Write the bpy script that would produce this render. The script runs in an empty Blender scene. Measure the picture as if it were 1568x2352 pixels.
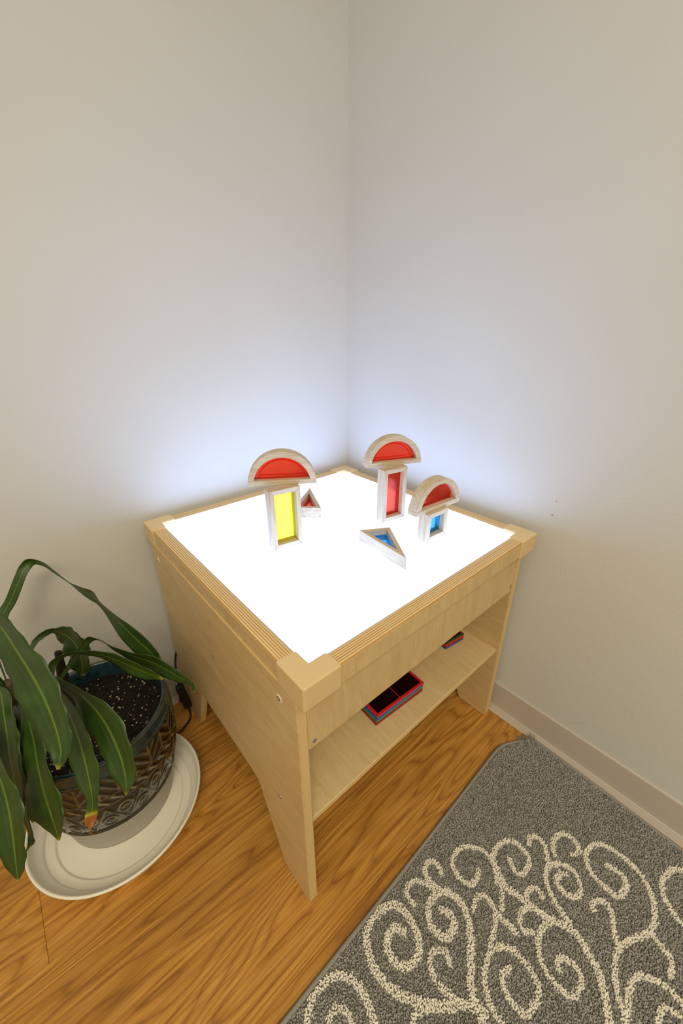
import bpy, bmesh, math, random
import numpy as np
from mathutils import Vector, Matrix

random.seed(7)
rng = np.random.default_rng(7)
scene = bpy.context.scene
COL = scene.collection
PI = math.pi


def srgb(r, g, b):
    f = lambda c: (c / 255 / 12.92) if c <= 10 else ((c / 255 + .055) / 1.055) ** 2.4
    return (f(r), f(g), f(b), 1.0)


# ------------------------------------------------------------------ camera
cam_data = bpy.data.cameras.new('camera')
cam = bpy.data.objects.new('camera', cam_data)
COL.objects.link(cam)
R_ = Vector((-0.7539805, 0.65688296, -0.00426413))
U_ = Vector((-0.2789887, -0.31433729, 0.90739042))
F_ = Vector((-0.59470893, -0.68534432, -0.42026711))
cam.matrix_world = Matrix(((R_.x, U_.x, -F_.x, 0.89048193),
                           (R_.y, U_.y, -F_.y, 0.99302913),
                           (R_.z, U_.z, -F_.z, 1.03626787),
                           (0, 0, 0, 1)))
cam_data.sensor_fit = 'VERTICAL'
cam_data.sensor_height = 36.0
cam_data.lens = 914.15 * 36.0 / 2352.0
cam_data.clip_start = 0.01
scene.camera = cam

# ------------------------------------------------------------------ light
AMBIENT = 0.38
CEIL_W = 10.0
PANEL = 1.0
WARM = (1.0, 0.885, 0.61)
world = bpy.data.worlds.new('room_light')
scene.world = world
world.use_nodes = True
bg = world.node_tree.nodes['Background']
bg.inputs['Color'].default_value = WARM + (1,)
bg.inputs['Strength'].default_value = AMBIENT
for i, (lx, ly, sx, sy, kw) in enumerate(((1.25, 2.05, 1.2, .6, 2.2), (2.3, 1.3, .6, 1.2, .5), (2.2, 2.6, 1.2, 1.2, 3.6))):
    lname = ('ceiling_light_front_offscreen', 'ceiling_light_left_offscreen', 'ceiling_light_rear_offscreen')[i]
    ld = bpy.data.lights.new(lname, 'AREA')
    ld.shape = 'RECTANGLE'
    ld.size, ld.size_y = sx, sy
    ld.energy = CEIL_W * kw
    ld.color = WARM
    lo = bpy.data.objects.new(lname, ld)
    lo.location = (lx, ly, 2.58)
    COL.objects.link(lo)
vs = scene.view_settings
vs.view_transform = 'Standard'
vs.look = 'None'
vs.exposure = 0.08
vs.gamma = 1.0
vs.use_curve_mapping = False


# ------------------------------------------------------------------ helpers
def tag(o, label, cat, group=None):
    o['label'] = label
    o['category'] = cat
    if group:
        o['group'] = group
    return o


def thing(name, label, cat, loc=(0, 0, 0), rz=0.0, group=None):
    o = bpy.data.objects.new(name, None)
    o.empty_display_size = .05
    COL.objects.link(o)
    o.location = loc
    o.rotation_euler = (0, 0, rz)
    return tag(o, label, cat, group)


def mesh_obj(name, verts, faces, mat, parent=None, smooth=False, bevel=0, seg=2, loc=None, rot=None):
    me = bpy.data.meshes.new(name)
    me.from_pydata([tuple(v) for v in verts], [], [tuple(f) for f in faces])
    bm = bmesh.new()
    bm.from_mesh(me)
    bmesh.ops.recalc_face_normals(bm, faces=bm.faces)
    bm.to_mesh(me)
    bm.free()
    return link(name, me, mat, parent, smooth, bevel, seg, loc, rot)


def link(name, me, mat, parent=None, smooth=False, bevel=0, seg=2, loc=None, rot=None):
    if mat is not None and not me.materials:
        me.materials.append(mat)
    if smooth:
        me.polygons.foreach_set('use_smooth', [True] * len(me.polygons))
    o = bpy.data.objects.new(name, me)
    COL.objects.link(o)
    if parent is not None:
        o.parent = parent
    if loc is not None:
        o.location = loc
    if rot is not None:
        o.rotation_euler = rot
    if bevel:
        b = o.modifiers.new('bevel', 'BEVEL')
        b.width = bevel
        b.segments = seg
        b.limit_method = 'ANGLE'
        b.angle_limit = math.radians(35)
        b.harden_normals = False
    return o


def box(x0, x1, y0, y1, z0, z1):
    v = [(x, y, z) for z in (z0, z1) for y in (y0, y1) for x in (x0, x1)]
    f = [(0, 2, 3, 1), (4, 5, 7, 6), (0, 1, 5, 4), (2, 6, 7, 3), (0, 4, 6, 2), (1, 3, 7, 5)]
    return v, f


def box_obj(name, b, mat, parent=None, bevel=0, **k):
    v, f = box(*b)
    return mesh_obj(name, v, f, mat, parent, bevel=bevel, **k)


def join(*parts):
    V, F = [], []
    for v, f in parts:
        o = len(V)
        V += list(v)
        F += [tuple(i + o for i in q) for q in f]
    return V, F


def prism(poly, a, b, axis='x'):
    """extrude a polygon of 2-D points from a to b along an axis"""
    n = len(poly)

    def mk(p, t):
        if axis == 'x':
            return (t, p[0], p[1])
        if axis == 'y':
            return (p[0], t, p[1])
        return (p[0], p[1], t)
    v = [mk(p, a) for p in poly] + [mk(p, b) for p in poly]
    f = [tuple(range(n)), tuple(range(2 * n - 1, n - 1, -1))]
    f += [(i, (i + 1) % n, n + (i + 1) % n, n + i) for i in range(n)]
    return v, f


def tube(pts, rad, n=10, closed_ends=True):
    pts = [Vector(p) for p in pts]
    rad = rad if isinstance(rad, (list, tuple)) else [rad] * len(pts)
    V, F = [], []
    t0 = (pts[1] - pts[0]).normalized()
    ref = t0.orthogonal().normalized()
    for i, p in enumerate(pts):
        t = (pts[min(i + 1, len(pts) - 1)] - pts[max(i - 1, 0)]).normalized()
        ref = (ref - t * ref.dot(t)).normalized()
        bi = t.cross(ref)
        for k in range(n):
            a = 2 * PI * k / n
            V.append(p + (ref * math.cos(a) + bi * math.sin(a)) * rad[i])
    for i in range(len(pts) - 1):
        for k in range(n):
            F.append((i * n + k, i * n + (k + 1) % n, (i + 1) * n + (k + 1) % n, (i + 1) * n + k))
    if closed_ends:
        F.append(tuple(range(n - 1, -1, -1)))
        F.append(tuple(range((len(pts) - 1) * n, len(pts) * n)))
    return V, F


def catmull(P, per):
    """resample rows of numbers with a Catmull-Rom curve"""
    P = np.array(P, float)
    out = []
    n = len(P)
    for i in range(n - 1):
        p0, p1, p2, p3 = P[max(i - 1, 0)], P[i], P[i + 1], P[min(i + 2, n - 1)]
        for k in range(per):
            t = k / per
            out.append(.5 * ((2 * p1) + (-p0 + p2) * t + (2 * p0 - 5 * p1 + 4 * p2 - p3) * t * t + (-p0 + 3 * p1 - 3 * p2 + p3) * t ** 3))
    out.append(P[-1])
    return np.array(out)


def lathe(profile, n):
    V, F = [], []
    for r, z in profile:
        for k in range(n):
            a = 2 * PI * k / n
            V.append((r * math.cos(a), r * math.sin(a), z))
    m = len(profile)
    for i in range(m - 1):
        for k in range(n):
            F.append((i * n + k, i * n + (k + 1) % n, (i + 1) * n + (k + 1) % n, (i + 1) * n + k))
    F.append(tuple(range(n)))
    F.append(tuple(range((m - 1) * n, m * n))[::-1])
    return V, F


# ------------------------------------------------------------------ materials
class NT:
    def __init__(self, name):
        self.m = bpy.data.materials.new(name)
        self.m.use_nodes = True
        self.t = self.m.node_tree
        self.b = self.t.nodes['Principled BSDF']
        self.out = self.t.nodes['Material Output']

    def n(self, kind, **props):
        nd = self.t.nodes.new(kind)
        for k, v in props.items():
            setattr(nd, k, v)
        return nd

    def l(self, a, b):
        self.t.links.new(a, b)

    def set(self, **kw):
        for k, v in kw.items():
            self.b.inputs[k.replace('_', ' ')].default_value = v
        return self

    def math(self, op, a, b=None, c=None, clamp=False):
        nd = self.n('ShaderNodeMath', operation=op, use_clamp=clamp)
        for i, x in enumerate((a, b, c)):
            if x is None:
                continue
            if isinstance(x, (int, float)):
                nd.inputs[i].default_value = x
            else:
                self.l(x, nd.inputs[i])
        return nd.outputs[0]

    def ramp(self, fac, stops):
        nd = self.n('ShaderNodeValToRGB')
        cr = nd.color_ramp
        while len(cr.elements) < len(stops):
            cr.elements.new(.5)
        for e, (p, c) in zip(cr.elements, stops):
            e.position = p
            e.color = c
        self.l(fac, nd.inputs[0])
        return nd.outputs[0]

    def coords(self, which='Object', scale=(1, 1, 1), offset=None):
        tc = self.n('ShaderNodeTexCoord')
        mp = self.n('ShaderNodeMapping')
        self.l(tc.outputs[which], mp.inputs['Vector'])
        mp.inputs['Scale'].default_value = scale
        if offset is not None:
            self.l(offset, mp.inputs['Location'])
        return mp.outputs[0]

    def noise(self, vec, scale, detail=3, rough=.5, dist=0):
        nd = self.n('ShaderNodeTexNoise')
        if vec is not None:
            self.l(vec, nd.inputs['Vector'])
        nd.inputs['Scale'].default_value = scale
        nd.inputs['Detail'].default_value = detail
        nd.inputs['Roughness'].default_value = rough
        nd.inputs['Distortion'].default_value = dist
        return nd.outputs['Fac']

    def mix(self, fac, a, b, mode='MIX'):
        nd = self.n('ShaderNodeMix', data_type='RGBA', blend_type=mode)
        for s, x in ((nd.inputs[0], fac), (nd.inputs[6], a), (nd.inputs[7], b)):
            if isinstance(x, (int, float)):
                s.default_value = x
            elif isinstance(x, tuple):
                s.default_value = x
            else:
                self.l(x, s)
        return nd.outputs[2]

    def bump(self, h, strength=.3, dist=.001):
        nd = self.n('ShaderNodeBump')
        nd.inputs['Strength'].default_value = strength
        nd.inputs['Distance'].default_value = dist
        self.l(h, nd.inputs['Height'])
        self.l(nd.outputs[0], self.b.inputs['Normal'])

    def color(self, sock):
        self.l(sock, self.b.inputs['Base Color'])


def plain(name, col, rough=.5, **kw):
    m = NT(name)
    m.set(Base_Color=col, Roughness=rough, **kw)
    return m.m


def mat_wall():
    m = NT('wall_paint')
    v = m.coords('Object')
    big = m.noise(v, 2.2, 3)
    m.color(m.ramp(big, [(.3, (.675, .675, .690, 1)), (.7, (.705, .706, .722, 1))]))
    m.set(Roughness=.62)
    m.b.inputs['Specular IOR Level'].default_value = .25
    h = m.math('ADD', m.noise(v, 190, 3, .55), m.math('MULTIPLY', m.noise(v, 60, 2), .5))
    m.bump(h, .22, .0022)
    return m.m


def mat_plank():
    m = NT('oak_vinyl_plank')
    inf = m.n('ShaderNodeObjectInfo')
    rnd = inf.outputs['Random']
    cmb = m.n('ShaderNodeCombineXYZ')
    m.l(m.math('MULTIPLY', rnd, 17.3), cmb.inputs[0])
    m.l(m.math('MULTIPLY', rnd, 5.7), cmb.inputs[1])
    m.l(m.math('MULTIPLY', rnd, 9.1), cmb.inputs[2])
    off = cmb.outputs[0]
    broad = m.noise(m.coords('Object', (1.15, 8.5, 1), off), 1.0, 2, .45, .25)
    wob = m.noise(m.coords('Object', (7, 40, 1), off), 1.0, 2, .5)
    field = m.math('ADD', m.math('MULTIPLY', broad, 21.0), m.math('MULTIPLY', wob, 1.1))
    saw = m.math('FRACT', field)
    tri = m.math('ABSOLUTE', m.math('SUBTRACT', saw, .55))
    fine = m.noise(m.coords('Object', (6, 420, 1), off), 1.0, 4, .7)
    streak = m.noise(m.coords('Object', (2.4, 90, 1), off), 1.0, 4, .65)
    base = m.ramp(streak, [(.28, srgb(166, 110, 38)), (.5, srgb(214, 153, 62)), (.72, srgb(244, 190, 100))])
    ring = m.ramp(tri, [(.0, srgb(134, 84, 28)), (.12, srgb(206, 145, 60)), (.42, srgb(242, 184, 92))])
    c = m.mix(.52, base, ring)
    c = m.mix(m.math('MULTIPLY', m.math('SUBTRACT', fine, .40), 3.2, clamp=True), m.mix(.5, c, srgb(110, 66, 22)), c)
    tone = m.ramp(rnd, [(0, (.88, .86, .80, 1)), (.5, (.98, .96, .93, 1)), (1, (1.08, 1.07, 1.03, 1))])
    c = m.mix(1.0, c, tone, 'MULTIPLY')
    m.color(c)
    m.set(Roughness=.46)
    m.bump(m.math('ADD', m.math('MULTIPLY', tri, .5), fine), .16, .0008)
    return m.m


def mat_birch(name='birch_plywood', stripe=(0, 1, 0), lo=(206, 176, 126), hi=(222, 195, 148), vein=(3.0, 3.0, 16.0), depth=.0016):
    """birch veneer; the ply lines are a function of the board's own thickness axis"""
    m = NT(name)
    v = m.coords('Object', vein)
    n1 = m.noise(v, 3.2, 4, .6, 1.2)
    face = m.ramp(n1, [(.3, srgb(*lo)), (.7, srgb(*hi))])
    fleck = m.noise(m.coords('Object', tuple(x * 9 for x in vein)), 4, 2, .6)
    face = m.mix(m.math('MULTIPLY', m.math('SUBTRACT', .40, fleck), 4, clamp=True), face, srgb(lo[0] - 26, lo[1] - 28, lo[2] - 30))
    m.color(face)
    m.set(Roughness=.42)
    m.b.inputs['Specular IOR Level'].default_value = .4
    m.bump(n1, .05, .0006)
    return m.m


def mat_ply_edge(axis=1, period=.0042):
    m = NT('plywood_edge')
    tc = m.n('ShaderNodeTexCoord')
    sp = m.n('ShaderNodeSeparateXYZ')
    m.l(tc.outputs['Object'], sp.inputs[0])
    long_ = m.coords('Object', (6, 6, 6))
    wob = m.math('MULTIPLY', m.noise(long_, 2.0, 2), .0010)
    t = m.math('FRACT', m.math('DIVIDE', m.math('ADD', sp.outputs[axis], wob), period))
    tri = m.math('ABSOLUTE', m.math('SUBTRACT', t, .5))
    sc = [7, 7, 7]
    sc[axis] = 420
    grain = m.noise(m.coords('Object', tuple(sc)), 1.0, 3, .6)
    c = m.ramp(m.math('ADD', tri, m.math('MULTIPLY', m.math('SUBTRACT', grain, .5), .35)),
               [(.02, srgb(176, 130, 74)), (.16, srgb(210, 172, 112)), (.40, srgb(232, 204, 152))])
    m.color(c)
    m.set(Roughness=.45)
    return m.m


def mat_block_wood(name, sc):
    m = NT(name)
    inf = m.n('ShaderNodeObjectInfo')
    cmb = m.n('ShaderNodeCombineXYZ')
    for i, k in enumerate((3.1, 7.7, 5.3)):
        m.l(m.math('MULTIPLY', inf.outputs['Random'], k), cmb.inputs[i])
    g = m.noise(m.coords('Object', sc, cmb.outputs[0]), 1.0, 3, .55, .3)
    f = m.noise(m.coords('Object', tuple(q * 4 for q in sc), cmb.outputs[0]), 1.0, 2, .6)
    c = m.ramp(g, [(.28, srgb(184, 162, 134)), (.5, srgb(204, 187, 162)), (.72, srgb(213, 200, 180))])
    c = m.mix(m.math('MULTIPLY', m.math('SUBTRACT', .42, f), 3.5, clamp=True), c, srgb(172, 146, 116))
    m.color(c)
    m.set(Roughness=.55)
    m.bump(f, .08, .0004)
    return m.m


def mat_acrylic(name, col, gloss=.06):
    """coloured clear sheet: light that passes each face is tinted, a little is mirrored"""
    m = NT(name)
    m.t.nodes.remove(m.b)
    tr = m.n('ShaderNodeBsdfTransparent')
    tr.inputs[0].default_value = col
    gl = m.n('ShaderNodeBsdfGlossy')
    gl.inputs['Roughness'].default_value = .08
    df = m.n('ShaderNodeBsdfDiffuse')
    df.inputs[0].default_value = tuple(c * c for c in col[:3]) + (1,)
    fr = m.n('ShaderNodeFresnel')
    fr.inputs[0].default_value = 1.45
    m0 = m.n('ShaderNodeMixShader')
    m0.inputs[0].default_value = gloss
    m.l(tr.outputs[0], m0.inputs[1])
    m.l(df.outputs[0], m0.inputs[2])
    mx = m.n('ShaderNodeMixShader')
    m.l(m.math('MULTIPLY', fr.outputs[0], .6), mx.inputs[0])
    m.l(m0.outputs[0], mx.inputs[1])
    m.l(gl.outputs[0], mx.inputs[2])
    m.l(mx.outputs[0], m.out.inputs[0])
    return m.m


def mat_light_panel():
    m = NT('lit_opal_acrylic')
    m.set(Base_Color=(.9, .9, .9, 1), Roughness=.3)
    m.b.inputs['Emission Color'].default_value = (1.25, 1.9, 3.3, 1)
    m.b.inputs['Emission Strength'].default_value = PANEL
    return m.m


def mat_leaf():
    m = NT('leaf')
    uv = m.n('ShaderNodeUVMap')
    sp = m.n('ShaderNodeSeparateXYZ')
    m.l(uv.outputs[0], sp.inputs[0])
    u, v = sp.outputs[0], sp.outputs[1]
    mid = m.math('ABSOLUTE', m.math('SUBTRACT', u, .5))
    mp = m.n('ShaderNodeMapping')
    m.l(uv.outputs[0], mp.inputs[0])
    mp.inputs['Scale'].default_value = (46, 2.2, 1)
    veins = m.noise(mp.outputs[0], 1.0, 3, .6)
    patch = m.noise(m.coords('Object'), 26, 3)
    c = m.ramp(veins, [(.3, srgb(30, 52, 16)), (.7, srgb(54, 84, 26))])
    c = m.mix(m.math('MULTIPLY', m.math('SUBTRACT', patch, .45), 1.6, clamp=True), c, srgb(68, 98, 32))
    rib = m.math('SUBTRACT', 1.0, m.math('DIVIDE', mid, .045), clamp=True)
    c = m.mix(m.math('MULTIPLY', rib, .6), c, srgb(128, 158, 52))
    at = m.n('ShaderNodeAttribute', attribute_name='dry')
    c = m.mix(m.math('MULTIPLY', at.outputs['Fac'], 2.0, clamp=True), c, srgb(170, 170, 40))
    c = m.mix(m.math('SUBTRACT', m.math('MULTIPLY', at.outputs['Fac'], 2.0), 1.0, clamp=True), c, srgb(158, 98, 44))
    m.color(c)
    m.set(Roughness=.36)
    m.b.inputs['Specular IOR Level'].default_value = .5
    m.bump(m.math('ADD', veins, m.math('MULTIPLY', rib, -.6)), .25, .0012)
    return m.m


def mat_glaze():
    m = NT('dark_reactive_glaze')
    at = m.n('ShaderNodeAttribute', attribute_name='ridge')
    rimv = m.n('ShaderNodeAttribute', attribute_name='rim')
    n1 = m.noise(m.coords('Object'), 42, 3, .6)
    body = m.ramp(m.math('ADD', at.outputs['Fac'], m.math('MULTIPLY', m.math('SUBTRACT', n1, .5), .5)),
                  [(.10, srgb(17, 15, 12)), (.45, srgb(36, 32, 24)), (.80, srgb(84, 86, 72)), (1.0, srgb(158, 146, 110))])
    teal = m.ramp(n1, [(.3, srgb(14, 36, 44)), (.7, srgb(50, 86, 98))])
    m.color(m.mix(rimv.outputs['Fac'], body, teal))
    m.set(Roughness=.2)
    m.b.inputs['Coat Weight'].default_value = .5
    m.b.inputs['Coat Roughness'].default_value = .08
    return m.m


def mat_soil():
    m = NT('potting_soil')
    v = m.coords('Object')
    n1 = m.noise(v, 160, 4, .7)
    m.color(m.ramp(n1, [(.35, srgb(8, 6, 4)), (.6, srgb(28, 19, 13)), (.8, srgb(60, 44, 30))]))
    m.set(Roughness=.9)
    m.bump(n1, .8, .004)
    return m.m


def mat_pile(name, lo, hi):
    m = NT(name)
    g = m.n('ShaderNodeNewGeometry')
    m.color(m.ramp(g.outputs['Random Per Island'], [(0, srgb(*lo)), (1, srgb(*hi))]))
    m.set(Roughness=.95)
    m.b.inputs['Specular IOR Level'].default_value = .1
    m.b.inputs['Sheen Weight'].default_value = .15
    return m.m


def mat_rug_base():
    m = NT('grey_rug_pile')
    v = m.coords('Object')
    n1 = m.noise(v, 330, 3, .6)
    m.color(m.ramp(n1, [(.3, srgb(112, 110, 108)), (.7, srgb(160, 157, 153))]))
    m.set(Roughness=.95)
    m.bump(n1, .8, .004)
    return m.m


M = dict(
    wall=mat_wall(), plank=mat_plank(),
    subfloor=plain('subfloor', srgb(58, 38, 18), .8),
    base=plain('vinyl_wall_base', srgb(202, 192, 186), .5),
    birch=mat_birch(), birch_apron=mat_birch('birch_apron', vein=(16.0, 3.0, 3.0)),
    shelf=mat_birch('birch_shelf', lo=(212, 184, 136), hi=(226, 202, 158), vein=(16, 2.4, 3)),
    plyx=mat_ply_edge(0), plyy=mat_ply_edge(1),
    edge=plain('veneered_edge', srgb(226, 194, 138), .45),
    cap=plain('tan_plastic', srgb(226, 198, 150), .38),
    panel=mat_light_panel(), lip=plain('white_plastic', srgb(238, 238, 240), .4),
    steel=plain('screw_steel', srgb(196, 196, 196), .25, Metallic=1.0),
    cream=plain('cream_plug', srgb(232, 218, 186), .45),
    bwood=mat_block_wood('pale_rubberwood', (12, 150, 150)), bwood_up=mat_block_wood('pale_rubberwood_upright', (150, 150, 12)), bwood_y=mat_block_wood('pale_rubberwood_cross', (150, 12, 150)),
    red=mat_acrylic('red_acrylic', (1.0, .28, .175, 1)),
    yellow=mat_acrylic('yellow_acrylic', (1.0, .97, .22, 1)),
    blue=mat_acrylic('blue_acrylic', (.24, .70, .96, 1)),
    leaf=mat_leaf(), glaze=mat_glaze(), soil=mat_soil(),
    clay=plain('unglazed_clay', srgb(176, 172, 166), .7),
    perlite=plain('perlite', srgb(214, 200, 178), .8),
    cane=plain('cane_bark', srgb(96, 82, 58), .8),
    stub=plain('dead_stem', srgb(34, 30, 22), .8),
    saucer=plain('white_saucer_plastic', srgb(244, 241, 234), .42),
    black=plain('black_rubber', srgb(16, 16, 18), .45),
    pile=mat_pile('grey_pile', (120, 118, 117), (188, 185, 183)),
    creampile=mat_pile('cream_pile', (236, 230, 220), (252, 250, 244)),
    rugbase=mat_rug_base(),
    binding=plain('grey_binding', srgb(146, 144, 142), .85),
    scuff=plain('wall_scuff', srgb(196, 192, 188), .7), chip=plain('paint_chip', srgb(168, 128, 72), .7),
    dry=plain('dry_leaf', srgb(120, 82, 34), .8),
)

# ------------------------------------------------------------------ the room
def struct(o):
    o['kind'] = 'structure'
    return o


struct(box_obj('wall_left', (-.12, 3.0, -.12, 0, 0, 2.62), M['wall']))
wr = struct(box_obj('wall_right', (-.12, 0, 0, 3.0, 0, 2.62), M['wall']))
v, f = tube([(0, y, z) for y, z in [tuple(r) for r in catmull([(.851, .123), (.876, .147), (.911, .164), (.940, .171), (.963, .173)], 5)]], .0004, 5)
mesh_obj('scuff_line', v, f, M['scuff'], wr)
for y, z, s in ((.694, .685, .0022), (.692, .651, .0026)):
    mesh_obj('paint_chip', [(.0004, y - s, z), (.0004, y, z - s * .6), (.0004, y + s * 1.1, z + s * .3), (.0004, y - s * .2, z + s * .7), (-.001, y, z)],
             [(0, 1, 2, 3), (0, 1, 4), (1, 2, 4), (2, 3, 4), (3, 0, 4)], M['chip'], wr)
floor = struct(box_obj('floor', (0, 3.0, 0, 3.0, -.03, -.0025), M['subfloor']))

# floor planks along the left wall's direction, 153 mm wide
PW, PL, Y0F = .153, 1.22, .106
butts = {-1: .95, 0: .62, 1: 1.088, 2: .25, 3: .02, 4: .47, 5: .9}
plank_mesh = None


def plank(x0, x1, y0, y1):
    g = .0004
    v, f = box(0, x1 - x0 - g, 0, y1 - y0 - g, -.0025, 0)
    o = mesh_obj('plank', v, f, M['plank'], floor, bevel=.0005, seg=1, loc=(x0, y0, 0))
    return o


row = -1
while Y0F + row * PW < 2.2:
    ya, yb = max(Y0F + row * PW, 0), Y0F + (row + 1) * PW
    x = butts.get(row, ((row * 0.437 + .31) % 1.0) * PL) - PL * 2
    while x < 2.4:
        a, b = max(x, 0), min(x + PL, 2.6)
        if b - a > .02:
            plank(a, b, ya, yb)
        x += PL
    row += 1

# coved vinyl base: a flat face with a rounded top and a toe curving onto the floor
prof = [(0, 0), (.0155, 0), (.0155, .0018), (.0125, .0035), (.009, .0072), (.0062, .0125), (.0045, .019), (.0038, .03),
        (.0038, .0965), (.0030, .0990), (.0012, .1), (0, .1)]
toe = [(.003, 0), (.0160, 0), (.0160, .0016), (.0140, .0034), (.0110, .0078), (.0082, .0125), (.0062, .0165), (.003, .0185)]
for side, ax in (('right', 'y'), ('left', 'x')):
    v, f = prism(prof, .0005, 3.0, ax)
    bb = struct(mesh_obj('baseboard_' + side, v, f, M['base']))
    v, f = prism(toe, .0005, 3.0, ax)
    mesh_obj('toe', v, f, M['base'], bb)

# ------------------------------------------------------------------ light table
X0, Y0, W, D, H = .0273, .0181, .6589, .6619, .610
table = thing('light_table', 'birch plywood light table with glowing white top and open shelf', 'light table', (X0, Y0, 0))
RW, EX, EY, TH = .0316, .0016, .0227, .018


def arc(cx, cz, r, a0, a1, n=5):
    return [(cx + r * math.cos(math.radians(a0 + (a1 - a0) * i / n)), cz + r * math.sin(math.radians(a0 + (a1 - a0) * i / n))) for i in range(n + 1)]


bF, bB = D - EY, EY
half = [(bF, .568), (bF, .012)] + [(bF - .003, .004), (bF - .010, .0)] + [(.556, 0), (.548, .004), (.543, .014)] + \
       [(.511, .0907), (.478, .174), (.472, .184), (.466, .189), (.456, .191)]
poly = half + [(D - a, b) for a, b in reversed(half)]
side_mesh = None
for x in (EX, W - EX - TH):
    v, f = prism(poly, 0, TH, 'x')
    o = mesh_obj('side_panel', v, f, M['birch'], table, bevel=.0022, loc=(x, 0, 0))
    # the lighter edge of the board
    for (ya, yb) in ((bF - .0006, bF + .0004), (bB - .0004, bB + .0006)):
        e, ef = box(.0024, TH - .0024, ya, yb, .014, .5665)
        mesh_obj('edge_band', e, ef, M['edge'], o)
    e, ef = box(.0, TH, bB, bF, .5665, .5687)
    mesh_obj('edge_band', e, ef, M['edge'], o)
for y in (bF - .0155, bB + .0015):
    box_obj('apron', (EX + TH, W - EX - TH, y, y + .014, .4435, .574), M['birch_apron'], table, bevel=.003)
box_obj('light_box_floor', (EX + TH, W - EX - TH, bB + .0155, bF - .0155, .448, .458), M['birch'], table)
sh = box_obj('shelf', (EX + TH, W - EX - TH, bB + .004, bF - .008, .241, .2535), M['shelf'], table, bevel=.0015)
box_obj('edge_band', (EX + TH + .001, W - EX - TH - .001, bF - .0085, bF - .0075, .2425, .252), M['edge'], sh)
# frame rails: plywood on edge, ply lines showing on top
RZ0, RZ1, RO = .5685, .607, .0042
for y0, y1 in ((D - RW, D - RO), (RO, RW)):
    box_obj('rail', (.045 - W / 2, W - .045 - W / 2, 0, y1 - y0, 0, RZ1 - RZ0), M['plyy'], table, bevel=.0035, seg=3, loc=(W / 2, y0, RZ0))
for x0, x1 in ((RO, RW), (W - RW, W - RO)):
    box_obj('rail', (0, x1 - x0, .045 - D / 2, D - .045 - D / 2, 0, RZ1 - RZ0), M['plyx'], table, bevel=.0035, seg=3, loc=(x0, D / 2, RZ0))
# veneer on the rails' outer faces
for o_ in ((.05, W - .05, D - RO - .001, D - RO + .0006, RZ0 + .001, RZ1 - .004), (W - RO - .001, W - RO + .0006, .05, D - .05, RZ0 + .001, RZ1 - .004)):
    box_obj('rail_veneer', o_, M['birch_apron'], table)
# moulded corner caps
CA, CW = .067, .0345
cp = [(0, 0), (CA, 0), (CA, CW - .004), (CA - .004, CW), (CW, CW), (CW, CA - .004), (CW - .004, CA), (0, CA)]
for mx, my in ((0, 0), (1, 0), (0, 1), (1, 1)):
    pts = [((W - p[0]) if mx else p[0], (D - p[1]) if my else p[1]) for p in cp]
    v, f = prism(pts, .566, .610, 'z')
    mesh_obj('corner_cap', v, f, M['cap'], table, bevel=.003, seg=3)
box_obj('light_panel', (RW - .006, W - RW + .006, RW - .006, D - RW + .006, .590, .600), M['panel'], table)
for b in ((RW, RW + .0018, RW, D - RW), (W - RW - .0018, W - RW, RW, D - RW), (RW, W - RW, RW, RW + .0018), (RW, W - RW, D - RW - .0018, D - RW)):
    box_obj('inner_lip', b + (.5995, .6055), M['lip'], table)


def screw_mesh():
    v, f = lathe([(.0001, .0), (.0042, 0), (.0042, .0006), (.0034, .0012), (.0012, .0013), (.0001, .0013)], 16)
    c1 = box(-.0022, .0022, -.0005, .0005, .0011, .0016)
    c2 = box(-.0005, .0005, -.0022, .0022, .0011, .0016)
    return join((v, f), c1, c2)


sv, sf = screw_mesh()
sm = None


def screw(loc, rot, ring=False):
    global sm
    if sm is None:
        o = mesh_obj('screw', sv, sf, M['steel'], table, loc=loc, rot=rot)
        sm = o.data
    else:
        o = link('screw', sm, None, table, loc=loc, rot=rot)
    if ring:
        rv, rf = lathe([(.0048, -.0005), (.0075, -.0005), (.0075, .0006), (.0066, .0014), (.0048, .0014)], 20)
        mesh_obj('plug_ring', rv, rf[:-2], M['cream'], o)


for y, z, rg in ((.612, .534, True), (.351, .422, False), (.130, .254, False), (.578, .247, False), (.082, .529, True)):
    screw((W - EX, y - Y0, z), (0, PI / 2, 0), rg)
for x, z in ((.655, .459), (.0545, .4625)):
    screw((x - X0, bF - .0015, z), (-PI / 2, 0, 0))


# ------------------------------------------------------------------ window blocks
def poly_frame(root, poly, bar, y0, y1, axis='y', cap=None):
    """mitred bars round a convex polygon (counter-clockwise 2-D points)"""
    n = len(poly)
    P = [Vector((a, b)) for a, b in poly]
    inner = inset(P, bar)
    for i in range(n):
        j = (i + 1) % n
        d = (P[j] - P[i]).normalized() * .00012
        q = [P[i] + d, P[j] - d, inner[j] - d, inner[i] + d]
        v, f = prism([(a.x, a.y) for a in q], y0, y1, axis)
        dd = P[j] - P[i]
        wood = 'bwood' if abs(dd.x) >= abs(dd.y) else ('bwood_up' if axis == 'y' else 'bwood_y')
        mesh_obj('frame_bar', v, f, M[wood], root, bevel=.0009)
    return inner


def inset(P, t):
    n = len(P)
    out = []
    for i in range(n):
        a, b, c = P[i - 1], P[i], P[(i + 1) % n]
        d1, d2 = (b - a).normalized(), (c - b).normalized()
        n1, n2 = Vector((-d1.y, d1.x)), Vector((-d2.y, d2.x))
        k = (n1 + n2) / (1 + n1.dot(n2))
        out.append(b + k * t)
    return out


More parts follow.
